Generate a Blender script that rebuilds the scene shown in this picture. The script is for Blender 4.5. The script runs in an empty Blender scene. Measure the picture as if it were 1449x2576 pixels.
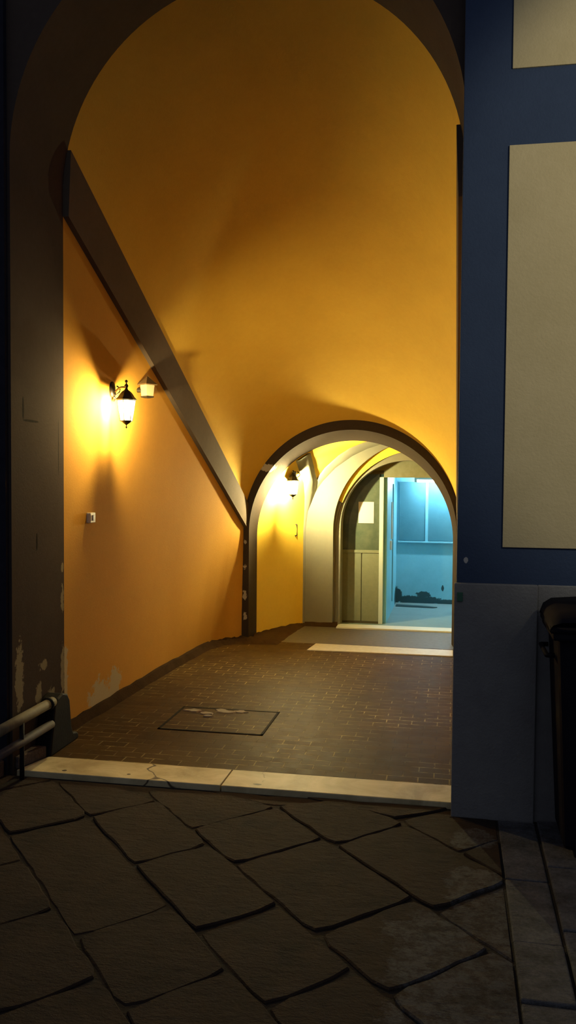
import bpy, bmesh, math, random
from mathutils import Vector, Matrix
random.seed(7)
SC = bpy.context.scene
COL = SC.collection

# ------------------------------------------------------------ camera
cam_d = bpy.data.cameras.new('camera')
cam_d.sensor_fit = 'VERTICAL'; cam_d.sensor_height = 36.0
cam_d.lens = 2200 * 36.0 / 2576
cam_d.clip_start = 0.05
cam = bpy.data.objects.new('camera', cam_d); COL.objects.link(cam)
R_ = Vector((0.98247, 0.18627, 0.00772)); D_ = Vector((0.01515, -0.03851, -0.99914)); F_ = Vector((-0.18582, 0.98174, -0.04066))
m = Matrix((R_, -D_, -F_)).transposed().to_4x4(); m.translation = Vector((0, 0, 2.0))
cam.matrix_world = m
SC.camera = cam

# ------------------------------------------------------------ light and exposure
SC.view_settings.view_transform = 'Standard'; SC.view_settings.look = 'None'
SC.view_settings.gamma = 1; SC.view_settings.use_curve_mapping = False
SC.view_settings.exposure = 0.0
LANTERN_GLOW = 6900.0
INNER_GLOW = 15500.0
TUBE_GLOW = 230.0
w = bpy.data.worlds.new('night_sky'); SC.world = w; w.use_nodes = True
w.node_tree.nodes['Background'].inputs[0].default_value = (0.72, 0.78, 1.0, 1)
w.node_tree.nodes['Background'].inputs[1].default_value = 0.15
def area(name, loc, target, size, power, col):
    d = bpy.data.lights.new(name, 'AREA'); d.shape = 'DISK'; d.size = size; d.energy = power; d.color = col
    o = bpy.data.objects.new(name, d); COL.objects.link(o); o.location = loc
    o.rotation_euler = (Vector(target) - Vector(loc)).to_track_quat('-Z', 'Y').to_euler()
    return o
sd = bpy.data.lights.new('street_light', 'SPOT'); sd.energy = 270; sd.color = (1.0, 0.90, 0.66); sd.spot_size = math.radians(74); sd.spot_blend = .35; sd.shadow_soft_size = .12
so = bpy.data.objects.new('street_light', sd); COL.objects.link(so); so.location = (2.5, 2.5, 4.2)
so.rotation_euler = (Vector((1.95, 5.3, 3.5))-so.location).to_track_quat('-Z', 'Y').to_euler()
area('far_street_light', (1.6, -1.5, 8.0), (0.9, 4.0, 0.0), 2.5, 15.0, (0.66, 0.82, 1.0))

# ------------------------------------------------------------ materials
def hexc(r, g, b):
    f = lambda c: (c/255/12.92) if c/255 <= .04045 else ((c/255+.055)/1.055)**2.4
    return (f(r), f(g), f(b), 1)
class NT:
    def __init__(s, name):
        s.m = bpy.data.materials.new(name); s.m.use_nodes = True
        s.t = s.m.node_tree; s.b = s.t.nodes['Principled BSDF']
        s.pos = s.t.nodes.new('ShaderNodeNewGeometry').outputs['Position']
    def n(s, typ, **kw):
        x = s.t.nodes.new(typ)
        for k, v in kw.items(): setattr(x, k, v)
        return x
    def l(s, a, b): s.t.links.new(a, b)
    def noise(s, scale, detail=4, rough=.6, vec=None, dist=0):
        x = s.n('ShaderNodeTexNoise'); x.inputs['Scale'].default_value = scale
        x.inputs['Detail'].default_value = detail; x.inputs['Roughness'].default_value = rough
        x.inputs['Distortion'].default_value = dist
        s.l(vec or s.pos, x.inputs['Vector']); return x.outputs['Fac']
    def math(s, op, a, b=None, c=None, clamp=False):
        x = s.n('ShaderNodeMath', operation=op); x.use_clamp = clamp
        for i, v in enumerate((a, b, c)):
            if v is None: continue
            if isinstance(v, (int, float)): x.inputs[i].default_value = v
            else: s.l(v, x.inputs[i])
        return x.outputs[0]
    def vm(s, op, a, b):
        x = s.n('ShaderNodeVectorMath', operation=op)
        for i, v in enumerate((a, b)):
            if isinstance(v, (tuple, list)): x.inputs[i].default_value = v
            else: s.l(v, x.inputs[i])
        return x
    def mix(s, fac, a, b):
        x = s.n('ShaderNodeMix', data_type='RGBA')
        if isinstance(fac, (int, float)): x.inputs[0].default_value = fac
        else: s.l(fac, x.inputs[0])
        for i, v in ((6, a), (7, b)):
            if isinstance(v, (tuple, list)): x.inputs[i].default_value = v
            else: s.l(v, x.inputs[i])
        return x.outputs[2]
    def ramp(s, f, lo, hi):
        x = s.n('ShaderNodeMapRange'); s.l(f, x.inputs[0])
        x.inputs[1].default_value = lo; x.inputs[2].default_value = hi
        return x.outputs[0]
    def bump(s, h, strength=.3, dist=.01):
        x = s.n('ShaderNodeBump'); x.inputs['Strength'].default_value = strength
        x.inputs['Distance'].default_value = dist; s.l(h, x.inputs['Height'])
        s.l(x.outputs[0], s.b.inputs['Normal'])
    def patches(s, plist, wob=.9, nscale=14):
        nz = s.noise(nscale, 5, .7); out = None
        nzz = s.math('MULTIPLY', s.math('SUBTRACT', nz, .5), wob)
        for c, r in plist:
            d = s.vm('DIVIDE', s.vm('SUBTRACT', s.pos, c).outputs[0], r)
            ln = s.vm('LENGTH', d.outputs[0], (0, 0, 0)).outputs['Value']
            f = s.ramp(s.math('ADD', ln, s.math('MULTIPLY', nzz, 2.0)), 1.05, .9)
            out = f if out is None else s.math('MAXIMUM', out, f)
        return out
def plaster(name, c1, c2, rough=.85, patch=None, marks=None, pcol=None, bump=.25, nscale=1.6, spec=.25, wob=.9, psc=14):
    k = NT(name)
    big = k.ramp(k.noise(nscale, 5, .6), .3, .7)
    fine = k.ramp(k.noise(22, 4, .7), .3, .75)
    col = k.mix(k.math('ADD', k.math('MULTIPLY', big, .65), k.math('MULTIPLY', fine, .35)), c1, c2)
    if patch:
        f = k.patches(patch, wob, psc); col = k.mix(f, col, pcol)
    if marks: col = k.mix(k.patches(marks, .25), col, (.012, .009, .008, 1))
    k.l(col, k.b.inputs['Base Color'])
    k.b.inputs['Roughness'].default_value = rough; k.b.inputs['Specular IOR Level'].default_value = spec
    k.bump(k.noise(60, 5, .7), bump, .006)
    return k.m
def simple(name, c, rough=.5, metal=0, spec=.5, bumps=0, c2=None):
    k = NT(name)
    if c2:
        k.l(k.mix(k.ramp(k.noise(18, 4), .3, .7), c, c2), k.b.inputs['Base Color'])
    else: k.b.inputs['Base Color'].default_value = c
    k.b.inputs['Roughness'].default_value = rough; k.b.inputs['Metallic'].default_value = metal
    k.b.inputs['Specular IOR Level'].default_value = spec
    if bumps: k.bump(k.noise(40, 4), bumps, .004)
    return k.m
def emit(name, c, s):
    k = NT(name); k.b.inputs['Base Color'].default_value = (0, 0, 0, 1)
    k.b.inputs['Emission Color'].default_value = c; k.b.inputs['Emission Strength'].default_value = s
    return k.m

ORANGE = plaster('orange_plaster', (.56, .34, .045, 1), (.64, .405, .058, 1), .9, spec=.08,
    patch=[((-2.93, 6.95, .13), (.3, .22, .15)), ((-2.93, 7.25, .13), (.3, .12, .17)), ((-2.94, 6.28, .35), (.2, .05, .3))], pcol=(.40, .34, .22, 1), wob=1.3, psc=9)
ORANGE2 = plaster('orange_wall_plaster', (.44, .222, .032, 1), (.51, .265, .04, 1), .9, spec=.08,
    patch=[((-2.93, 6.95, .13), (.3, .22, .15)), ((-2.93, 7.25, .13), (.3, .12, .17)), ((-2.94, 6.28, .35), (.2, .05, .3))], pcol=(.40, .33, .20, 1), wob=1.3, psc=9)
ORANGE_LIT = plaster('lit_orange_plaster', (.70, .46, .055, 1), (.78, .54, .07, 1), .9, spec=.08)  # wall orange lightened and yellowed, putting stronger lamp light into the colour
DBROWN = plaster('dark_brown_arch_plaster', (.030, .021, .015, 1), (.044, .032, .023, 1), .95, spec=.06,
    patch=[((-2.20, 10.3, 2.10), (.09, .12, .05)), ((-2.47, 10.34, .9), (.03, .1, .03)), ((-2.47, 10.34, .55), (.03, .1, .08)), ((-2.47, 10.34, .3), (.03, .1, .05)), ((-2.47, 10.34, 1.2), (.02, .1, .03))], pcol=(.30, .26, .2, 1), wob=1.2, psc=20)
BROWN = plaster('brown_painted_plaster', (.085, .062, .044, 1), (.115, .086, .062, 1), .95, spec=.06,
    patch=[((-2.20, 10.3, 2.10), (.09, .12, .05)), ((-2.47, 10.34, .9), (.03, .1, .03)), ((-2.47, 10.34, .55), (.03, .1, .08)), ((-2.47, 10.34, .3), (.03, .1, .05)), ((-2.47, 10.34, 1.2), (.02, .1, .03))],
    pcol=(.42, .37, .28, 1), wob=1.2, psc=20)
GREY = plaster('grey_painted_plaster', (.16, .155, .11, 1), (.20, .19, .14, 1), .8)
JAMB = plaster('dark_brown_jamb_plaster', (.045, .033, .028, 1), (.062, .047, .038, 1), 1.0, spec=.03, marks=[((-2.905, 5.567, 2.455), (.05, .014, .085)), ((-2.905, 5.68, 2.372), (.05, .125, .009)), ((-2.905, 5.76, 1.52), (.05, .012, .06)), ((-2.905, 6.11, 2.2), (.05, .006, .22))],
    patch=[((-2.905, 5.50, .60), (.06, .055, .24)), ((-2.905, 5.86, .62), (.06, .07, .035)), ((-2.905, 5.78, .42), (.06, .045, .09)),
           ((-2.905, 5.98, .32), (.06, .07, .10)), ((-2.905, 6.17, .50), (.06, .03, .2)), ((-2.905, 6.17, 1.05), (.06, .025, .1)), ((-2.905, 6.17, 1.3), (.06, .02, .05))],
    pcol=(.20, .17, .11, 1), wob=1.2, psc=20)
BLUE = plaster('dark_blue_facade_paint', (.021, .036, .075, 1), (.028, .047, .094, 1), .8,
    patch=[((.077, 5.3, 1.51), (.012, .05, .018))], pcol=(.3, .3, .3, 1), bump=.5)
BEIGE = plaster('beige_facade_panel_paint', (.37, .31, .17, 1), (.44, .37, .215, 1), .85, bump=.5, nscale=2.5)
PLINTH = plaster('dark_plinth_plaster', (.15, .145, .145, 1), (.20, .20, .19, 1), .8, bump=.8, nscale=4)
ROOMBLUE = plaster('light_blue_room_paint', (.16, .44, .56, 1), (.21, .53, .66, 1), .45, nscale=3, spec=.5,
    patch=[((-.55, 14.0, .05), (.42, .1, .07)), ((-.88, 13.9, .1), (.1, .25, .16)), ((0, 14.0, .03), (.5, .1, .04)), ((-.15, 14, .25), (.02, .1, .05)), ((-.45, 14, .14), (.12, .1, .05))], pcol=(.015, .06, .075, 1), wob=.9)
ROOMGREY = plaster('blue_grey_room_upper_paint', (.055, .18, .24, 1), (.075, .22, .29, 1), .5, nscale=5)
ROOMFLOOR = plaster('room_floor_cement', (.15, .22, .23, 1), (.22, .30, .31, 1), .4, nscale=3)
MARBLE = None
def marble(name, blotch=True):
    k = NT(name)
    a = k.ramp(k.noise(3.2, 6, .65, dist=.6), .35, .68)
    col = k.mix(a, (.33, .26, .13, 1), (.56, .47, .27, 1))
    v = k.n('ShaderNodeTexVoronoi', feature='DISTANCE_TO_EDGE'); v.inputs['Scale'].default_value = 1.3
    wv = k.vm('ADD', k.pos, (0, 0, 0)).outputs[0]
    nn = k.n('ShaderNodeTexNoise'); nn.inputs['Scale'].default_value = 4; k.l(k.pos, nn.inputs['Vector'])
    dv = k.vm('MULTIPLY', nn.outputs['Color'], (.35, .35, .35)).outputs[0]
    k.l(k.vm('ADD', wv, dv).outputs[0], v.inputs['Vector'])
    cr = k.ramp(v.outputs['Distance'], .012, .004)
    near = k.patches([((-1.75, 5.54, 0), (.55, .4, .3))], .3)
    col = k.mix(k.math('MULTIPLY', cr, near), col, (.07, .05, .03, 1))
    spot = k.patches([((-2.55, 5.44, 0), (.018, .015, .1)), ((-1.22, 5.45, 0), (.03, .015, .1)), ((-2.1, 5.46, 0), (.012, .01, .1))], .5)
    col = k.mix(spot, col, (.04, .03, .02, 1))
    k.l(col, k.b.inputs['Base Color']); k.b.inputs['Roughness'].default_value = .55; k.b.inputs['Specular IOR Level'].default_value = .25
    return k.m
MARBLE = marble('worn_marble')
PALEMARBLE = simple('pale_marble', (.50, .46, .36, 1), .45, c2=(.62, .58, .48, 1))

def paver_mat(name):
    k = NT(name)
    mp = k.n('ShaderNodeMapping'); k.l(k.pos, mp.inputs['Vector'])
    br = k.n('ShaderNodeTexBrick'); k.l(mp.outputs[0], br.inputs['Vector'])
    br.offset = .5
    br.inputs['Scale'].default_value = 1; br.inputs['Brick Width'].default_value = .205
    br.inputs['Row Height'].default_value = .104; br.inputs['Mortar Size'].default_value = .0055
    br.inputs['Mortar Smooth'].default_value = .3
    br.inputs['Color1'].default_value = (.054, .027, .005, 1); br.inputs['Color2'].default_value = (.075, .041, .009, 1)
    br.inputs['Mortar'].default_value = (.05, .028, .008, 1)
    sand_glint = k.math('MULTIPLY', br.outputs['Fac'], k.ramp(k.noise(1.3, 4, .6), .42, .58))
    sand_glint2 = k.math('MULTIPLY', sand_glint, k.ramp(k.noise(13, 3, .6), .35, .6))
    col = k.mix(sand_glint2, br.outputs['Color'], (.36, .27, .11, 1))  # sand in the joints, its glint painted as a pale tone
    dirt = k.ramp(k.noise(1.1, 5, .65), .35, .65)
    col = k.mix(k.math('MULTIPLY', dirt, .45), col, (.032, .018, .007, 1))
    k.l(col, k.b.inputs['Base Color'])
    k.b.inputs['Specular IOR Level'].default_value = .04
    k.l(k.math('ADD', .46, k.math('MULTIPLY', k.noise(9), .25)), k.b.inputs['Roughness'])
    h = k.math('ADD', k.math('MULTIPLY', br.outputs['Fac'], -1.0), k.math('MULTIPLY', k.noise(50), .35))
    k.bump(h, .45, .006)
    return k.m
PAVER = paver_mat('paver_bricks')
INNERFLOOR = simple('vestibule_floor_tiles', (.085, .072, .058, 1), .55, 0, .25, c2=(.12, .104, .088, 1))
def stone_mat(name, a, b, rough=.55, bmp=.9, pale=None):
    k = NT(name)
    f = k.ramp(k.noise(5, 7, .7), .3, .7)
    g = k.ramp(k.noise(45, 5, .75), .35, .7)
    col = k.mix(f, a, b)
    col = k.mix(k.math('MULTIPLY', g, .5), col, (.018, .014, .013, 1))
    if pale:
        mot = k.ramp(k.noise(16, 6, .8), .42, .58)
        pm = k.patches(pale, 1.2, 3)
        col = k.mix(k.math('MULTIPLY', pm, k.math('ADD', .15, k.math('MULTIPLY', mot, .6))), col, (.085, .085, .09, 1))
        stain = k.ramp(k.noise(2.3, 6, .7), .54, .68)
        col = k.mix(k.math('MULTIPLY', stain, .6), col, (.010, .008, .009, 1))
    k.l(col, k.b.inputs['Base Color']); k.b.inputs['Roughness'].default_value = rough; k.b.inputs['Specular IOR Level'].default_value = .12
    sx = k.n('ShaderNodeMapping'); k.l(k.pos, sx.inputs['Vector']); sx.inputs['Rotation'].default_value = (0, 0, .8); sx.inputs['Scale'].default_value = (1, 2.5, 1)
    h = k.math('ADD', k.noise(9, 7, .7, vec=sx.outputs[0]), k.math('MULTIPLY', k.noise(70, 3, .7), .35))
    k.bump(h, bmp, .02)
    return k.m
FLAG = stone_mat('worn_flagstone', (.022, .0135, .0095, 1), (.040, .026, .018, 1), .85, 1.0, pale=[((.12, 3.7, 0), (.32, .55, .3)), ((.15, 4.35, 0), (.16, .25, .3)), ((.02, 3.1, 0), (.3, .3, .3)), ((.15, 4.95, 0), (.12, .16, .3))])
ROUGHST = stone_mat('rough_kerb_stone', (.035, .035, .037, 1), (.15, .15, .16, 1), .8, 1.0)
DIRT = stone_mat('joint_dirt', (.020, .016, .013, 1), (.030, .025, .021, 1), .9)
KERB = plaster('dark_kerb_cement', (.028, .015, .007, 1), (.052, .030, .015, 1), 1.0, spec=.03, bump=1.0, nscale=6)
IRON = simple('black_iron', (.007, .0065, .007, 1), .6, .0, .15, .4)
LIRON = simple('lantern_black_metal', (.02, .016, .012, 1), .4, .2)
OLDPIPE = simple('dirty_galvanised_pipe', (.085, .07, .045, 1), .7, 0, .2, c2=(.13, .11, .07, 1))
GREYPIPE = simple('corroded_grey_pipe', (.045, .037, .037, 1), .7, 0, .2, c2=(.075, .064, .064, 1))
PLASTICW = simple('aged_white_plastic', (.62, .58, .45, 1), .5)
CREAM = simple('cream_painted_wood', (.155, .165, .10, 1), .6, 0, .2, c2=(.18, .19, .12, 1))
LINTEL = simple('olive_cream_lintel_paint', (.16, .155, .085, 1), .6, 0, .2, c2=(.19, .185, .11, 1))
FRAMEW = simple('pale_blue_grey_frame_paint', (.45, .50, .44, 1), .5)
PAPER = simple('white_paper', (.48, .45, .40, 1), .8)
INK = simple('faint_grey_print', (.45, .42, .38, 1), .8)
DARKWOOD = simple('dark_olive_beam', (.05, .042, .015, 1), .7)
BINP = simple('black_bin_plastic', (.006, .005, .009, 1), .7, 0, .1)
RUBBER = simple('black_rubber', (.01, .01, .01, 1), .8)
GREENP = simple('green_enamel', (.02, .09, .05, 1), .4)
METALEDGE = simple('white_metal_edge', (.75, .85, .85, 1), .3)
SHEET = simple('rusty_cover_metal', (.010, .007, .005, 1), .8, 0, .05)
CEMENT = simple('pale_broken_cement', (.30, .26, .18, 1), .8, c2=(.22, .18, .12, 1), bumps=.5)
BULB = emit('lit_bulb', (1, .78, .36, 1), LANTERN_GLOW)
BULB2 = emit('lit_bulb_inner', (1, .87, .44, 1), INNER_GLOW)
TUBE = emit('lit_fluorescent_tube', (.70, .93, 1, 1), TUBE_GLOW)
def lamp_glass():
    k = NT('lamp_glass_panes')
    t = k.n('ShaderNodeBsdfTransparent'); t.inputs[0].default_value = (.97, .95, .9, 1)
    g = k.n('ShaderNodeBsdfTranslucent'); g.inputs[0].default_value = (.95, .9, .78, 1)
    gl = k.n('ShaderNodeBsdfGlossy'); gl.inputs['Roughness'].default_value = .1
    mx = k.n('ShaderNodeMixShader'); mx.inputs[0].default_value = .22
    k.l(t.outputs[0], mx.inputs[1]); k.l(g.outputs[0], mx.inputs[2])
    m2 = k.n('ShaderNodeMixShader'); m2.inputs[0].default_value = .05
    k.l(mx.outputs[0], m2.inputs[1]); k.l(gl.outputs[0], m2.inputs[2])
    k.l(m2.outputs[0], k.t.nodes['Material Output'].inputs['Surface']); return k.m
LGLASS = lamp_glass()
def dusty_glass():
    k = NT('dusty_green_glass')
    f = k.ramp(k.noise(5, 4, .6), .35, .65)
    k.l(k.mix(f, (.07, .095, .06, 1), (.12, .14, .09, 1)), k.b.inputs['Base Color'])
    k.b.inputs['Roughness'].default_value = .22; k.b.inputs['Specular IOR Level'].default_value = .6
    tr = k.n('ShaderNodeBsdfTransparent'); tr.inputs[0].default_value = (.35, .5, .48, 1)
    mx = k.n('ShaderNodeMixShader'); mx.inputs[0].default_value = .25
    k.l(k.b.outputs[0], mx.inputs[1]); k.l(tr.outputs[0], mx.inputs[2])
    k.l(mx.outputs[0], k.t.nodes['Material Output'].inputs['Surface']); return k.m
DGLASS = dusty_glass()
FROST = simple('unlit_frosted_glass', (.34, .28, .17, 1), .5)

# ------------------------------------------------------------ mesh helpers
def obj(name, bm, mat, parent=None, smooth=False, bevel=0):
    bmesh.ops.recalc_face_normals(bm, faces=bm.faces)
    me = bpy.data.meshes.new(name); bm.to_mesh(me); bm.free()
    if smooth:
        for p in me.polygons: p.use_smooth = True
    me.materials.append(mat)
    o = bpy.data.objects.new(name, me); COL.objects.link(o)
    if parent:
        o.parent = parent
        o.matrix_parent_inverse = parent.matrix_world.inverted() if False else Matrix.Translation(-parent.location) @ Matrix()
        if parent.rotation_euler.z: pass
    if bevel:
        b = o.modifiers.new('bevel', 'BEVEL'); b.width = bevel; b.segments = 2; b.limit_method = 'ANGLE'
    return o
def thing(name, loc, label, cat, group=None):
    o = bpy.data.objects.new(name, None); COL.objects.link(o); o.location = loc; o.empty_display_size = .1
    o['label'] = label; o['category'] = cat
    if group: o['group'] = group
    return o
def tag(o, label, cat, group=None):
    o['label'] = label; o['category'] = cat
    if group: o['group'] = group
    return o
def struct(o): o['kind'] = 'structure'; return o
def box(bm, a, b):
    v = [bm.verts.new((x, y, z)) for x in (a[0], b[0]) for y in (a[1], b[1]) for z in (a[2], b[2])]
    for f in ((0, 1, 3, 2), (4, 6, 7, 5), (0, 4, 5, 1), (2, 3, 7, 6), (0, 2, 6, 4), (1, 5, 7, 3)):
        bm.faces.new([v[i] for i in f])
def bx(*ab):
    bm = bmesh.new()
    for i in range(0, len(ab), 2): box(bm, ab[i], ab[i+1])
    return bm
def grid(bm, rows):
    vs = [[bm.verts.new(p) for p in r] for r in rows]
    for a, b in zip(vs, vs[1:]):
        for i in range(len(a)-1): bm.faces.new((a[i], a[i+1], b[i+1], b[i]))
    return vs
def extrude_poly(bm, poly, axis, t0, t1):
    """poly: 2D points in the two other axes; axis 0/1/2"""
    def p3(p, t):
        l = [p[0], p[1]]; l.insert(axis, t); return l
    a = [bm.verts.new(p3(p, t0)) for p in poly]; b = [bm.verts.new(p3(p, t1)) for p in poly]
    bm.faces.new(a); bm.faces.new(b[::-1])
    n = len(poly)
    for i in range(n): bm.faces.new((a[i], a[(i+1) % n], b[(i+1) % n], b[i]))
def lathe(bm, prof, c, seg=24, rot=0):
    rings = []
    for r, z in prof:
        rings.append([bm.verts.new((c[0]+r*math.cos(2*math.pi*i/seg+rot), c[1]+r*math.sin(2*math.pi*i/seg+rot), c[2]+z)) for i in range(seg)])
    for a, b in zip(rings, rings[1:]):
        for i in range(seg): bm.faces.new((a[i], a[(i+1) % seg], b[(i+1) % seg], b[i]))
    bm.faces.new(rings[0]); bm.faces.new(rings[-1][::-1])
def tube(bm, pts, r, seg=12):
    pts = [Vector(p) for p in pts]; rings = []; up = Vector((0, 0, 1))
    for i, p in enumerate(pts):
        d = (pts[min(i+1, len(pts)-1)] - pts[max(i-1, 0)]).normalized()
        u = d.cross(up)
        if u.length < 1e-3: u = d.cross(Vector((0, 1, 0)))
        u.normalize(); v = u.cross(d)
        rr = r[i] if isinstance(r, (list, tuple)) else r
        rings.append([bm.verts.new(p + rr*(math.cos(2*math.pi*k/seg)*u + math.sin(2*math.pi*k/seg)*v)) for k in range(seg)])
    for a, b in zip(rings, rings[1:]):
        for i in range(seg): bm.faces.new((a[i], a[(i+1) % seg], b[(i+1) % seg], b[i]))
    bm.faces.new(rings[0]); bm.faces.new(rings[-1][::-1])
NA = 64
def archpath(cx, cz, r, y, zb=0.0, nj=6, rz=None):
    """polyline of an arch opening from the left foot over the crown to the right foot"""
    P = [(cx-r, y, zb+(cz-zb)*i/nj) for i in range(nj)]
    P += [(cx-r*math.cos(math.pi*i/NA), y, cz+(rz or r)*math.sin(math.pi*i/NA)) for i in range(NA+1)]
    P += [(cx+r, y, cz-(cz-zb)*i/nj) for i in range(1, nj+1)]
    return P
def outer_rect(path, x0, x1, z1, y):
    """for every point of an arch path the matching point on a rectangle around it"""
    out = []; cx = (path[0][0]+path[-1][0])/2; cz = path[6][2]
    for (x, _, z) in path:
        if z <= cz + 1e-6: out.append((x0 if x < cx else x1, y, z)); continue
        dx, dz = x-cx, z-cz; t = 1e9
        if dx < -1e-6: t = min(t, (x0-cx)/dx)
        if dx > 1e-6: t = min(t, (x1-cx)/dx)
        if dz > 1e-6: t = min(t, (z1-cz)/dz)
        out.append((cx+dx*t, y, cz+dz*t))
    return out

# ------------------------------------------------------------ large structure
# street portal: brown arched wall between blue pilasters
FCX, FCZ, FR = -1.43, 4.085, 1.475
bm = bmesh.new()
pf = archpath(FCX, FCZ, FR, 5.40, -.06); pb = archpath(FCX, FCZ, FR, 6.20, -.06)
grid(bm, [outer_rect(pf, -3.3, .6, 8.0, 5.40), pf, pb, outer_rect(pb, -3.3, .6, 8.0, 6.20)])
struct(obj('wall_arch', bm, JAMB))
struct(obj('wall_front', bx((.025, 5.30, -.1), (3.6, 5.55, 8.0)), BLUE, bevel=.004))
struct(obj('wall_front_left', bx((-6, 5.36, -.1), (-2.925, 5.6, 8.0)), simple('shaded_blue_paint', (.012, .013, .02, 1), .9, 0, .05, c2=(.018, .018, .026, 1)), bevel=.004))  # facade blue darkened, the dimness of the left side is in the colour
struct(obj('trim_1', bx((.287, 5.288, 1.592), (3.4, 5.31, 3.925)), BEIGE, bevel=.003))
struct(obj('trim_2', bx((.297, 5.288, 4.36), (3.4, 5.31, 7.2)), BEIGE, bevel=.003))
struct(obj('trim_3', bx((.012, 5.262, -.1), (.492, 5.31, 1.375), (.492, 5.285, -.1), (3.6, 5.31, 1.375)), PLINTH, bevel=.006))

# splayed orange vault from the tall street arch down to the low inner arch
YA, YB = 6.20, 10.30
ICX, ICZ, IR = -1.20, 1.37, 1.29
def lerp(a, b, t): return a+(b-a)*t
TH0 = math.radians(13)
NS = 24
rows = []
for j in range(-1, NS+1):
    t = j/NS; cx, cz, r = lerp(FCX, ICX, t), lerp(FCZ, ICZ, t), lerp(FR, IR, t); y = lerp(YA, YB, t)
    rows.append([(cx-r*math.cos(a), y, cz+r*math.sin(a)) for a in [TH0+(math.pi-2*TH0)*i/NA for i in range(NA+1)]])
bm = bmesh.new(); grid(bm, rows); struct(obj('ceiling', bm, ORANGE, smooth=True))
def corn(t, s):   # top and bottom edge of the raking impost band, s=-1 left, +1 right
    cx, cz, r = lerp(FCX, ICX, t), lerp(FCZ, ICZ, t), lerp(FR, IR, t); y = lerp(YA, YB, t)
    top = Vector((cx+s*r*math.cos(TH0), y, cz+r*math.sin(TH0)))
    bot = Vector((cx+s*r, y, lerp(3.93, 1.37, t)))
    return top, bot
def base_x(y):
    K = [(6.2, -2.945), (7.9, -2.91), (9.5, -2.85), (9.9, -2.79), (10.1, -2.70), (10.3, -2.50)]
    for (a, xa), (b, xb) in zip(K, K[1:]):
        if y <= b: return xa+(xb-xa)*(y-a)/(b-a)
    return K[-1][1]
def wall_x(y, z):
    t = (y-YA)/(YB-YA); b = corn(t, -1)[1]; return lerp(base_x(y), b.x, z/b.z)
for s, nm in ((-1, 'left'), (1, 'right')):
    rows = []
    for j in range(-2, 61):
        t = j/60; y = lerp(YA, YB, t); b = corn(t, s)[1]
        x0 = base_x(y) if s < 0 else lerp(.06, .09, t)
        rows.append([(lerp(x0, b.x, i/10), y, b.z*i/10) for i in range(11)])
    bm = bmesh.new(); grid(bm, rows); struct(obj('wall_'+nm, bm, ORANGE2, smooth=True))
    # impost band, a plaster moulding standing proud of the wall
    rows = []
    off = Vector((-s*.045, 0, 0))
    for j in range(0, 25):
        top, bot = corn(j/24, s)
        rows.append([bot+Vector((s*.03, 0, .0)), bot+off, bot+off+Vector((0, 0, .012)), top+off*.6, top+Vector((s*.03, 0, .0))])
    bm = bmesh.new(); vv = grid(bm, rows); bm.faces.new(vv[0])
    struct(obj('trim_4' if s < 0 else 'trim_5', bm, BROWN))

# inner arch: moulded brown frame and its deep intrados
P0 = archpath(ICX, ICZ, IR+.02, 10.285); P0b = archpath(ICX, ICZ, IR+.02, 10.34)
P1 = archpath(-1.19, 1.32, 1.235, 10.285); P2 = archpath(-1.20, 1.24, 1.20, 10.62)
bm = bmesh.new(); grid(bm, [P0b, P0, P1, P2]); struct(obj('trim_6', bm, DBROWN))

# vestibule
VY0, VY1 = 10.62, 11.62
def vest(y):
    return lerp(-.9, -.4, y-VY0), 1.30, 1.50
RZ = 1.22
rows = []
for j in range(17):
    y = lerp(VY0, VY1, j/16); cx, cz, r = vest(y)
    rows.append(archpath(cx, cz, r, y, rz=RZ))
bm = bmesh.new(); grid(bm, rows); struct(obj('wall_vestibule', bm, ORANGE_LIT, smooth=True))
cx, cz, r = vest(VY0)
bm = bmesh.new(); grid(bm, [P2, archpath(cx, cz, r, VY0, rz=RZ)]); struct(obj('wall_vestibule_front', bm, ORANGE_LIT))
# grey diagonal rib on the vestibule vault
def von(y, z, ins=.02):
    cx, cz, r = vest(y); r -= ins
    return (cx-r*math.sqrt(max(1-(max(z-cz, 0)/(RZ-ins))**2, 0)), y, z)
L = [(11.49, 0.0), (11.49, .7), (11.49, 1.30), (11.47, 1.52), (11.36, 1.74), (11.18, 1.92), (10.89, 2.075), (10.75, 2.142), (10.62, 2.195)]
Rr = [(11.56, 0.0), (11.56, .7), (11.56, 1.30), (11.54, 1.55), (11.50, 1.78), (11.38, 1.94), (11.15, 2.07), (10.84, 2.21), (10.62, 2.287)]
bm = bmesh.new()
grid(bm, [[von(y, z, .0) for y, z in L], [von(y, z, .025) for y, z in L], [von(lerp(a[0], b[0], .5), lerp(a[1], b[1], .5), .025) for a, b in zip(L, Rr)], [von(y, z, .025) for y, z in Rr], [von(y, z, .0) for y, z in Rr]])
struct(obj('trim_7', bm, GREY, smooth=True))
Lb = [(11.49, 1.72), (11.42, 1.86), (11.38, 1.94), (11.33, 2.115), (11.27, 2.275), (11.22, 2.37), (11.20, 2.44), (11.20, 2.48)]
Rb = [(11.52, 1.72), (11.52, 1.86), (11.52, 1.94), (11.52, 2.115), (11.52, 2.275), (11.52, 2.37), (11.52, 2.44), (11.52, 2.48)]
bm = bmesh.new()
grid(bm, [[von(y, z, .0) for y, z in Lb], [von(y, z, .022) for y, z in Lb], [von(y, z, .022) for y, z in Rb]])
struct(obj('trim_12', bm, GREY, smooth=True))
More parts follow.
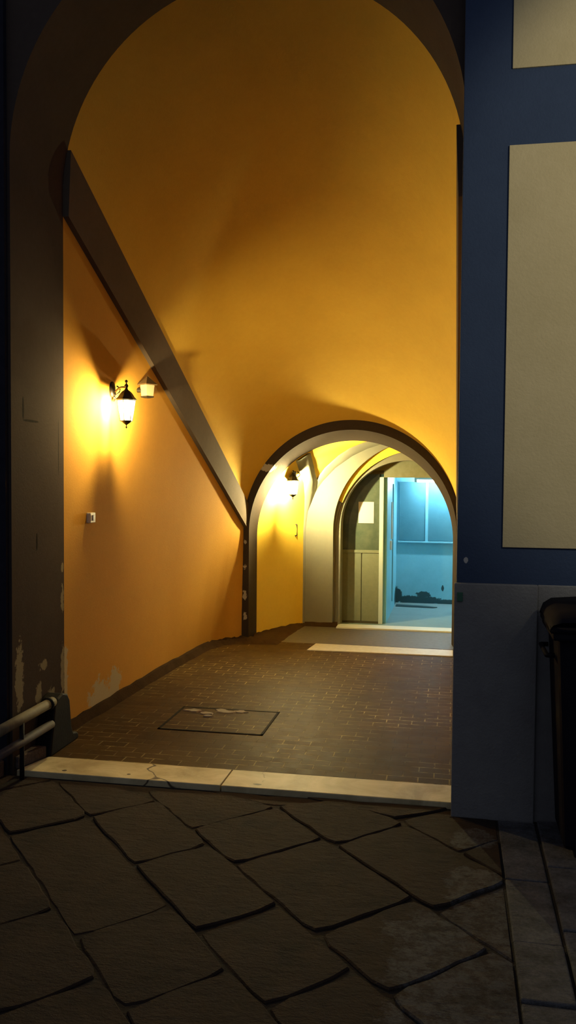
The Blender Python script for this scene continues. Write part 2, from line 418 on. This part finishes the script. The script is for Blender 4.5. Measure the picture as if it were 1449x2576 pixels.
# transverse rib and pier, brightened orange reveal ring, grey door arch
def archplate(name, y0, y1, c, out, mat):
    a, b = archpath(*c, y0), archpath(*c, y1)
    oa, ob = archpath(*out, y0), archpath(*out, y1)
    bm = bmesh.new(); grid(bm, [oa, a, b, ob]); return struct(obj(name, bm, mat))
archplate('trim_8', 11.50, 11.57, (-.375, 1.30, 1.19), (-.50, 1.30, 1.54), GREY)
archplate('trim_9', 11.575, 11.63, (-.40, 1.22, 1.15), (-.45, 1.3, 1.5), GREY)
bm = bmesh.new(); a_ = archpath(-.40, 1.22, 1.142, 11.57); b_ = archpath(-.45, 1.3, 1.5, 11.57); c_ = archpath(-.40, 1.22, 1.142, 11.605)
grid(bm, [b_[14:60], a_[14:60], c_[14:60]]); struct(obj('trim_13', bm, ORANGE_LIT))
archplate('wall_door_arch', 11.61, 11.87, (-.60, 1.34, .88), (-.45, 1.3, 1.5), GREY)

# floors
struct(obj('floor', bx((-3.2, 5.70, -.12), (.3, 10.3, 0)), PAVER))
struct(obj('floor_vestibule', bx((-2.6, 10.3, -.12), (1.1, 11.60, 0)), INNERFLOOR))
struct(obj('floor_room', bx((-1.7, 11.66, -.12), (1.1, 14.2, 0)), ROOMFLOOR))
# low cement kerb at the foot of the left wall
def kerb():
    O = [(-2.90, 6.22), (-2.865, 7.0), (-2.84, 7.9), (-2.79, 8.9), (-2.73, 9.65), (-2.64, 9.93), (-2.5, 10.05), (-2.25, 10.08), (-2.03, 10.12), (-2.02, 10.35), (-1.99, 10.9), (-1.94, 11.40), (-1.93, 11.47), (-1.50, 11.47)]
    I = [(-3.0, 6.22), (-2.97, 7.0), (-2.94, 7.9), (-2.90, 8.9), (-2.86, 9.7), (-2.80, 10.05), (-2.6, 10.26), (-2.5, 10.30), (-2.38, 10.36), (-2.42, 10.62), (-2.32, 10.9), (-2.15, 11.42), (-2.1, 11.55), (-1.50, 11.55)]
    H = [.075, .07, .07, .065, .06, .05, .05, .05, .03, .04, .05, .055, .06, .06]
    bm = bmesh.new()
    def sub(A):
        out = []
        for i in range(len(A)-1):
            for k in range(6):
                out.append(tuple(lerp(A[i][q], A[i+1][q], k/6) for q in range(len(A[i]))))
        return out + [tuple(A[-1])]
    Os, Is, Hs = sub(O), sub(I), sub([(h,) for h in H])
    rnd = random.Random(3); rows = [[], [], []]
    for o, i, h in zip(Os, Is, Hs):
        j = rnd.uniform(-.007, .007); hh = h[0]+rnd.uniform(-.008, .008)
        rows[0].append((o[0]+j, o[1], 0)); rows[1].append((lerp(o[0], i[0], .35)+j, lerp(o[1], i[1], .35), hh)); rows[2].append((i[0], i[1], hh+.005))
    grid(bm, rows); return bm
struct(obj('baseboard_left', kerb(), KERB))

# far room
struct(obj('wall_back', bx((-1.2, 14.0, 0), (1.1, 14.1, 2.6)), ROOMBLUE))
struct(obj('wall_room_left', bx((-.98, 11.95, 0), (-.885, 14.0, 2.6)), ROOMBLUE))
struct(obj('wall_room_right', bx((.95, 11.87, 0), (1.05, 14.0, 2.6)), ROOMBLUE))
struct(obj('ceiling_room', bx((-1.7, 11.95, 2.12), (1.1, 14.0, 2.2)), FRAMEW))
struct(obj('wall_closet', bx((-1.7, 12.6, 0), (-.98, 12.68, 2.4), (-1.74, 11.95, 0), (-1.66, 12.68, 2.4)), ROOMGREY))
struct(obj('wall_back_upper_panel', bx((-.845, 13.975, 1.0), (-.435, 14.0, 1.93), (-.39, 13.975, 1.0), (.9, 13.975+.025, 1.93)), ROOMGREY, bevel=.003))
struct(obj('trim_10', bx((-.86, 13.95, .965), (.94, 14.0, .99), (-.435, 13.965, .99), (-.39, 14.0, 1.95)), ROOMBLUE, bevel=.003))
struct(obj('trim_11', bx((-.885, 12.98, .16), (-.865, 13.04, 1.9)), ROOMBLUE, bevel=.003))

# door screen of the far room
door = struct(thing('door_1', (-.97, 11.9, 0), 'x', 'x')); del door['label']; del door['category']
obj('lower_panel', bx((-1.50, 11.885, .03), (-1.227, 11.905, .965), (-1.213, 11.885, .03), (-.985, 11.905, .965), (-1.5, 11.9, .03), (-.985, 11.915, .965)), CREAM, door, bevel=.003)
obj('middle_rail', bx((-1.50, 11.875, .965), (-.98, 11.92, 1.005)), CREAM, door, bevel=.004)
obj('bottom_rail', bx((-1.50, 11.88, .0), (-.98, 11.92, .03)), DARKWOOD, door)
obj('glass_pane', bx((-1.50, 11.895, 1.005), (-.985, 11.905, 2.06)), DGLASS, door)
obj('top_beam', bx((-1.50, 11.875, 2.04), (-.93, 11.925, 2.09)), DARKWOOD, door)
obj('door_post', bx((-.985, 11.87, 0), (-.93, 11.95, 2.0)), FRAMEW, door, bevel=.004)
obj('lintel', bx((-1.50, 11.87, 2.0+.09), (-.93, 11.95, 2.5), (-.93, 11.87, 1.995), (1.0, 11.95, 2.5)), LINTEL, door)

# street paving: diagonal rows of big worn flagstones (one ground surface)
def street():
    U = Vector((.70, .714)); W = Vector((.66, -.751))
    rows = [-1.9, -1.35, -.8, -.25, .25, .68, 1.12, 1.60, 2.05, 2.65, 3.18, 3.62, 4.1, 4.6, 5.1, 5.7, 6.3, 6.9, 7.5]
    known = {1.12: [-4.87, -3.62], 1.60: [-4.13, -3.36], 2.05: [-4.37, -3.85], 2.65: [-4.39, -3.74, -2.9], .68: [-3.9, -3.25]}
    bm = bmesh.new(); rnd = random.Random(11)
    def stone(quad, z):
        c = sum((Vector(q) for q in quad), Vector((0, 0)))/4
        pts = []; gs = [rnd.uniform(-.001, .007) for _ in range(4)]
        for i in range(4):
            a, b = Vector(quad[i]), Vector(quad[(i+1) % 4]); n = max(2, int((b-a).length/.09))
            for k in range(n):
                p = a.lerp(b, k/n)
                g = gs[i] + (.024 if k == 0 else 0)
                p = p + (c-p).normalized()*(g+rnd.uniform(-.006, .010)); pts.append(p)
        tl = (rnd.uniform(-.012, .012), rnd.uniform(-.012, .012))
        def zz(p): return z + (p.x-c.x)*tl[0] + (p.y-c.y)*tl[1]
        low = [bm.verts.new((p.x, p.y, -.13)) for p in pts]
        mid = [bm.verts.new((p.x, p.y, zz(p)-.007)) for p in pts]
        top = []
        for p in pts:
            q = p + (c-p).normalized()*.008; top.append(bm.verts.new((q.x, q.y, zz(q))))
        n = len(pts)
        for A, B in ((low, mid), (mid, top)):
            for i in range(n): bm.faces.new((A[i], A[(i+1) % n], B[(i+1) % n], B[i]))
        bm.faces.new(top)
    for u0, u1 in zip(rows, rows[1:]):
        ks = known.get(u0)
        js = list(ks) if ks else [-4.0+rnd.uniform(-.3, .3)]
        while js[0] > -8: js.insert(0, js[0]-rnd.uniform(.5, .95))
        while js[-1] < 3.5: js.append(js[-1]+rnd.uniform(.5, .95))
        for a, b in zip(js, js[1:]):
            q = [U*u0+W*a, U*u1+W*a, U*u1+W*b, U*u0+W*b]
            c = sum(q, Vector((0, 0)))/4
            if c.x > .9 or c.y > 5.75 or c.x < -6 or c.y < -1.5: continue
            cl = []
            for p in q: cl.append((p.x, min(p.y, 5.375 if c.x < .1 else 5.25)))
            if max(p[1] for p in cl)-min(p[1] for p in cl) < .06: continue
            stone(cl, -.022+rnd.uniform(-.007, .006))
    return bm
def clip_right(bm, x=.27):
    geom = bm.verts[:]+bm.edges[:]+bm.faces[:]
    bmesh.ops.bisect_plane(bm, geom=geom, plane_co=(x, 0, 0), plane_no=(1, 0, 0), clear_outer=True)
    return bm
sp = struct(obj('street_paving', clip_right(street()), FLAG))
# kerb strip of rough stone to the right of the flags
bm = bmesh.new(); rnd = random.Random(5)
y = -1.5
while y < 5.2:
    y2 = min(y+rnd.uniform(.35, .7), 5.26); zt = -.02+rnd.uniform(-.006, .006)
    box(bm, (.285, y, -.13), (.495, y2-.012, zt)); y = y2
y = -1.5
while y < 5.2:
    y2 = min(y+rnd.uniform(.5, .9), 5.27); zt = -.018+rnd.uniform(-.005, .005)
    x = .51
    while x < 3.4:
        x2 = x+rnd.uniform(.5, .8); box(bm, (x, y, -.13), (x2-.012, y2-.012, zt+rnd.uniform(-.004, .004))); x = x2
    y = y2
struct(obj('street_kerb', bm, ROUGHST, bevel=.008))
struct(obj('ground', bx((-6.5, -2, -.2), (3.6, 5.4, -.033)), DIRT))

# ------------------------------------------------------------ thresholds
bm = bmesh.new(); extrude_poly(bm, [(-2.87, 5.385), (-1.452, 5.385), (-1.452, 5.695), (-2.79, 5.695)], 2, -.10, .008)
t1 = obj('marble_threshold', bm, MARBLE, bevel=.006)
tag(t1, 'cracked left slab of the worn marble sill under the street arch', 'threshold')
t2 = obj('marble_threshold', bx((-1.445, 5.385, -.10), (.03, 5.695, .008)), MARBLE, bevel=.006)
tag(t2, 'right slab of the worn marble sill under the street arch, beside the blue wall', 'threshold')
bm = bmesh.new(); extrude_poly(bm, [(-1.63, 9.86), (.02, 9.86), (.02, 10.2), (-1.59, 10.25)], 2, -.02, .012)
t3 = obj('marble_threshold', bm, PALEMARBLE, bevel=.004)
tag(t3, 'short pale marble slab in front of the low inner arch', 'threshold')
t4 = obj('marble_threshold', bx((-1.50, 11.40, -.02), (.28, 11.66, .02)), simple('bright_marble', (.68, .70, .66, 1), .4), bevel=.004)
tag(t4, 'white marble sill at the foot of the blue-lit doorway', 'threshold')

# ------------------------------------------------------------ lanterns
LS = .86
def lantern(loc, wall_pt, label, power, drop=0.0):
    """hexagonal wall lantern; loc = centre of the cap rim, wall_pt = where the plate meets the wall"""
    c = Vector(loc); wp = Vector(wall_pt)
    r = thing('wall_lantern', wp, label, 'lamp', 'lit hexagonal wall lanterns')
    n = Vector((1, 0, 0)); dirv = (Vector((c.x, c.y, wp.z))-wp); dirv.normalize()
    # plate: oval boss against the wall
    bm = bmesh.new(); tube(bm, [wp-n*.03, wp+n*.012, wp+n*.022, wp+n*.03], [.045, .045, .036, .01], 20)
    for v in bm.verts: v.co.z = wp.z+(v.co.z-wp.z)*1.5
    obj('wall_plate', bm, LIRON, r, True)
    bm = bmesh.new()
    a = wp+n*.02+Vector((0, 0, -.03)); e = Vector((c.x, c.y, c.z+.115*LS))
    P = []
    for i in range(13):
        t = i/12; P.append(Vector((lerp(a.x, e.x, t), lerp(a.y, e.y, t), lerp(a.z, e.z, t)+.018*math.sin(t*math.pi)*1.2)))
    tube(bm, P, .0085, 10)
    Q = [wp+n*.02+Vector((0, 0, -.055)) + Vector((.05*math.sin(s*math.pi*.9)+.01*s, 0, .085*s-.0*s)) for s in [i/10 for i in range(11)]]
    tube(bm, Q, .006, 8)
    Q = [wp+n*.018+Vector((0, 0, -.10)), wp+n*.03+Vector((0, 0, -.075)), wp+n*.022+Vector((0, 0, -.03))]
    tube(bm, Q, [.006, .016, .02], 10)
    obj('bracket_arm', bm, LIRON, r, True)
    bm = bmesh.new()
    lathe(bm, [(r_*LS, z_*LS) for r_, z_ in [(.098, -.004), (.102, .0), (.094, .010), (.082, .022), (.070, .040), (.060, .056), (.042, .076), (.020, .092), (.013, .105), (.013, .118)]], c, 6, math.pi/6)
    cap = obj('cap', bm, LIRON, r)
    bm = bmesh.new()
    lathe(bm, [(r_*LS, z_*LS) for r_, z_ in [(.013, .115), (.018, .122), (.021, .132), (.016, .142), (.007, .150), (.006, .160), (.013, .168), (.015, .176), (.011, .184), (.003, .190)]], c, 14)
    obj('finial', bm, LIRON, cap, True)
    # glazing bars and panes
    zt, zb, rt, rb = -.004*LS, -.205*LS, .088*LS, .058*LS
    bm = bmesh.new()
    for k in range(6):
        an = k*math.pi/3+math.pi/6; ca, sa = math.cos(an), math.sin(an)
        tube(bm, [c+Vector((rt*ca, rt*sa, zt)), c+Vector((rb*ca, rb*sa, zb))], .004, 6)
    for rr, zz in ((rb+.003, zb), (rt, zt-.003)):
        ring = [c+Vector((rr*math.cos(k*math.pi/3+math.pi/6), rr*math.sin(k*math.pi/3+math.pi/6), zz)) for k in range(7)]
        for p, q in zip(ring, ring[1:]): tube(bm, [p, q], .004, 6)
    obj('glazing_bars', bm, LIRON, r)
    bm = bmesh.new()
    rings = []
    for rr, zz in ((rt-.003, zt), (rb-.003, zb)):
        rings.append([bm.verts.new(c+Vector((rr*math.cos(k*math.pi/3+math.pi/6), rr*math.sin(k*math.pi/3+math.pi/6), zz))) for k in range(6)])
    for k in range(6): bm.faces.new((rings[0][k], rings[0][(k+1) % 6], rings[1][(k+1) % 6], rings[1][k]))
    obj('glass', bm, LGLASS, r)
    bm = bmesh.new()
    lathe(bm, [(r_*LS, z_*LS) for r_, z_ in [(.056, -.203), (.058, -.208), (.030, -.228), (.012, -.240), (.006, -.246), (.004, -.256), (.010, -.262), (.008, -.272), (.002, -.278)]], c, 12)
    obj('bottom_cup', bm, LIRON, r, True)
    bm = bmesh.new()
    lathe(bm, [(r_*LS, (z_-drop)*LS) for r_, z_ in [(.004, -.110), (.018, -.102), (.027, -.085), (.027, -.068), (.018, -.045), (.011, -.03), (.011, .0)]], c, 16)
    obj('bulb', bm, power, r, True)
    return r
lantern((-2.68, 6.91, 2.627), (wall_x(7.0, 2.72), 7.0, 2.72), 'glaring lit lantern on the left orange wall, near the street', BULB)
lantern((-1.98, 10.78, 1.95), (von(10.86, 2.03, 0)[0], 10.86, 2.03), 'lit lantern seen through the low inner arch, on the vestibule wall', BULB2, .075)

# unlit square lantern box under the raking band
def box_lamp():
    c = Vector((-2.70, 7.47, 2.705)); wx = wall_x(7.47, 2.75)
    r = thing('box_lantern', (wx, 7.47, 2.7), 'small unlit box lantern with pyramid roof, under the sloping brown band', 'lamp')
    bm = bmesh.new()
    lathe(bm, [(r_*.8, z_*.8) for r_, z_ in [(.112, .125), (.112, .133), (.060, .175), (.012, .215), (.004, .222)]], c, 4, .25)
    obj('roof', bm, simple('brown_lamp_metal', (.11, .07, .03, 1), .5), r)
    bm = bmesh.new(); lathe(bm, [(r_*.8, z_*.8) for r_, z_ in [(.066, .0), (.080, .124)]], c, 4, .25)
    obj('glass_body', bm, FROST, r)
    bm = bmesh.new(); lathe(bm, [(r_*.8, z_*.8) for r_, z_ in [(.03, -.022), (.072, -.012), (.074, 0)]], c, 4, .25)
    obj('base', bm, LIRON, r)
    bm = bmesh.new(); tube(bm, [(wx-.03, 7.48, 2.76), (c.x, 7.47, 2.76)], .022, 10)
    obj('mount', bm, LIRON, r)
box_lamp()

# small switch box on the left wall
wx = wall_x(6.66, 1.65)
sb = thing('switch_box', (wx, 6.66, 1.61), 'small white plastic switch box on the left orange wall near the street', 'switch')
obj('housing', bx((wx-.02, 6.615, 1.612), (wx+.032, 6.715, 1.694)), PLASTICW, sb, bevel=.005)
obj('button', bx((wx+.03, 6.648, 1.630), (wx+.040, 6.682, 1.676)), simple('grey_button', (.40, .36, .26, 1), .5), sb, bevel=.003)

# slim bracket and pipe stub on the vestibule wall
vx = von(11.30, 1.33, 0)[0]
bm = bmesh.new(); tube(bm, [(vx-.01, 11.33, 1.37), (vx+.035, 11.33, 1.37), (vx+.038, 11.33, 1.36), (vx+.038, 11.33, 1.23), (vx+.035, 11.33, 1.22), (vx-.01, 11.33, 1.22)], .007, 8)
tag(obj('pull_handle', bm, LIRON, smooth=True), 'thin dark metal handle on the yellow vestibule wall below its lantern', 'handle')

# ------------------------------------------------------------ manhole cover set in the pavers
mh = thing('manhole_cover', (-1.84, 6.86, 0), 'rectangular paver-filled manhole cover with broken cement edge in the passage floor', 'manhole cover')
bm = bmesh.new()
x0, x1, y0, y1 = -2.27, -1.42, 6.52, 7.20
for a, b in (((x0, y0), (x1, y0+.022)), ((x0, y1-.022), (x1, y1)), ((x0, y0), (x0+.02, y1)), ((x1-.02, y0), (x1, y1))):
    box(bm, (a[0], a[1], -.01), (b[0], b[1], .005))
obj('rim', bm, SHEET, mh)
obj('inset_paving', bx((x0+.02, y0+.022, -.01), (x1-.02, y1-.022, .003)), PAVER, mh)
bm = bmesh.new(); rnd = random.Random(9)
for cx_, cy_, rr in ((-2.14, 7.08, .075), (-2.02, 7.02, .06), (-1.86, 7.09, .08), (-1.75, 7.12, .06), (-1.98, 6.94, .045), (-1.92, 7.14, .05)):
    vs = []
    for k in range(11):
        q = rr*rnd.uniform(.6, 1.15); an = k*2*math.pi/11
        vs.append((cx_+1.35*q*math.cos(an), cy_+.7*q*math.sin(an)))
    a = [bm.verts.new((x, y, .001)) for x, y in vs]; b = [bm.verts.new((lerp(cx_, x, .8), lerp(cy_, y, .8), .012)) for x, y in vs]
    bm.faces.new(b)
    for i in range(11): bm.faces.new((a[i], a[(i+1) % 11], b[(i+1) % 11], b[i]))
obj('cement_patch', bm, CEMENT, mh)

# ------------------------------------------------------------ corner guard at the left jamb
g = thing('corner_guard', (-2.84, 5.9, 0), 'dark iron corner guard with two horizontal pipes at the foot of the left jamb', 'guard rail')
bm = bmesh.new()
prof = [(5.70, 0), (6.17, 0), (6.175, .03), (6.15, .055), (6.08, .07), (6.05, .12), (6.035, .24), (6.02, .33), (5.98, .385), (5.90, .41), (5.82, .39), (5.77, .34), (5.75, .22), (5.72, .1)]
extrude_poly(bm, prof, 0, -2.90, -2.775)
obj('iron_foot', bm, IRON, g, bevel=.012)
bm = bmesh.new(); tube(bm, [(-2.80, 4.95, .375), (-2.80, 5.3, .375), (-2.80, 5.78, .375)], .036, 16)
up = obj('pipe', bm, OLDPIPE, g, True)
bm = bmesh.new(); tube(bm, [(-2.79, 4.9, .225), (-2.79, 5.3, .225), (-2.79, 5.74, .225)], .03, 16)
obj('pipe', bm, GREYPIPE, g, True)
bm = bmesh.new()
tube(bm, [(-2.80, 5.70, .375), (-2.80, 5.725, .375)], .047, 16)
obj('clamp', bm, IRON, up, True)
bm = bmesh.new(); tube(bm, [(-2.785, 5.30, -.08), (-2.785, 5.30, .37)], .016, 10)
obj('upright', bm, IRON, g, True)
bm = bmesh.new()
extrude_poly(bm, [(-3.3, 4.6), (-3.02, 4.85), (-2.935, 5.345), (-3.3, 5.345)], 2, -.03, .085)
DSTONE = stone_mat('dark_chipped_stone', (.07, .055, .05, 1), (.13, .105, .09, 1), .7)
ks = obj('kerb_stone', bm, DSTONE, bevel=.012)
bm = bmesh.new(); extrude_poly(bm, [(-2.90, 5.42), (-2.875, 5.42), (-2.80, 5.69), (-2.90, 5.69)], 2, 0, .085)
obj('stone_footing', bm, DSTONE, g, bevel=.01)
tag(ks, 'low chipped dark stone block under the pipes beside the left jamb', 'stone')

# ------------------------------------------------------------ right side: bin and green plate
b = thing('wheelie_bin', (1.1, 4.95, -.013), 'large black waste bin standing before the blue wall at the right edge', 'bin')
def frus(bm, a0, a1, z0, b0, b1, z1):
    A = [(a0[0], a0[1]), (a1[0], a0[1]), (a1[0], a1[1]), (a0[0], a1[1])]; B = [(b0[0], b0[1]), (b1[0], b0[1]), (b1[0], b1[1]), (b0[0], b1[1])]
    va = [bm.verts.new((x, y, z0)) for x, y in A]; vb = [bm.verts.new((x, y, z1)) for x, y in B]
    bm.faces.new(va[::-1]); bm.faces.new(vb)
    for i in range(4): bm.faces.new((va[i], va[(i+1) % 4], vb[(i+1) % 4], vb[i]))
bm = bmesh.new(); frus(bm, (.60, 4.74), (1.62, 5.16), .03, (.545, 4.70), (1.68, 5.22), 1.18)
obj('body', bm, BINP, b, bevel=.03)
bm = bmesh.new(); box(bm, (.515, 4.665, 1.16), (1.71, 5.235, 1.205))
obj('rim', bm, BINP, b, bevel=.012)
bm = bmesh.new()
rows = []
for x, dz in ((.50, -.045), (.515, -.005), (.56, .025), (.8, .045), (1.1, .05), (1.4, .045), (1.66, .025), (1.71, -.005), (1.725, -.045)):
    rows.append([(x, 4.655, 1.245+dz*.5), (x, 4.67, 1.255+dz), (x, 4.8, 1.275+dz), (x, 5.0, 1.29+dz), (x, 5.2, 1.29+dz), (x, 5.235, 1.24+dz*.5)])
grid(bm, rows); box(bm, (.505, 4.66, 1.2), (1.72, 5.235, 1.232))
obj('lid', bm, BINP, b, True)
for xx in (.68, 1.54):
    for yy in (4.80, 5.10):
        bm = bmesh.new(); tube(bm, [(xx-.022, yy, .062), (xx+.022, yy, .062)], .075, 18)
        obj('wheel', bm, RUBBER, b, True)
bm = bmesh.new(); tube(bm, [(.54, 4.80, 1.06), (.50, 4.80, 1.06), (.50, 5.12, 1.06), (.54, 5.12, 1.06)], .013, 8)
obj('handle', bm, BINP, b, True)
gp = obj('number_plate', bx((.030, 5.252, 1.268), (.062, 5.264, 1.322)), GREENP, bevel=.002)
gp.name = 'green_plate'; tag(gp, 'tiny green plate at the left edge of the dark plinth', 'plate')

# ------------------------------------------------------------ paper notice on the glass
pn = thing('paper_notice', (-1.165, 11.893, 1.37), 'white sheet of paper taped on the dusty glass of the left door', 'notice')
sh = obj('sheet', bx((-1.272, 11.889, 1.372), (-1.062, 11.8915, 1.662)), PAPER, pn)
bm = bmesh.new()
box(bm, (-1.215, 11.8875, 1.628), (-1.12, 11.889, 1.633))
for k, wd in enumerate((.15, .13, .15, .14, .10)): box(bm, (-1.245, 11.8882, 1.60-.02*k), (-1.245+wd, 11.889, 1.6025-.02*k))
obj('faint_print', bm, INK, sh)

# ------------------------------------------------------------ far room contents
tl = thing('tube_light', (.05, 13.7, 2.12), 'bright fluorescent tube light under the ceiling of the blue room', 'lamp')
obj('batten', bx((-.60, 13.68, 1.965), (.70, 13.74, 2.12)), FRAMEW, tl, bevel=.004)
bm = bmesh.new(); tube(bm, [(-.56, 13.70, 1.945), (.66, 13.70, 1.945)], .017, 12)
obj('tube', bm, TUBE, tl, True)
for xx in (-.58, .68): obj('end_cap', bx((xx-.02, 13.68, 1.925), (xx+.02, 13.72, 1.965)), FRAMEW, tl)
bm = bmesh.new(); box(bm, (-.887, 12.73, 1.10), (-.862, 12.77, 1.64))
ds = obj('metal_strip', bm, METALEDGE, bevel=.003); tag(ds, 'thin shiny vertical metal strip on the left side of the blue room', 'strip')
bm = bmesh.new(); box(bm, (-.887, 12.55, .96), (-.858, 12.60, 1.09))
hs = obj('metal_latch', bm, METALEDGE, bevel=.003); tag(hs, 'short pale latch just below the vertical metal strip', 'latch')
bm = bmesh.new()
extrude_poly(bm, [(-.86, 13.55), (-.28, 13.50), (-.22, 13.56), (-.4, 13.66), (-.86, 13.72)], 2, 0, .012)
fm = obj('floor_mat', bm, simple('dark_wet_mat', (.01, .035, .04, 1), .5), bevel=.003)
tag(fm, 'dark flat mat on the floor at the back of the blue room', 'mat')
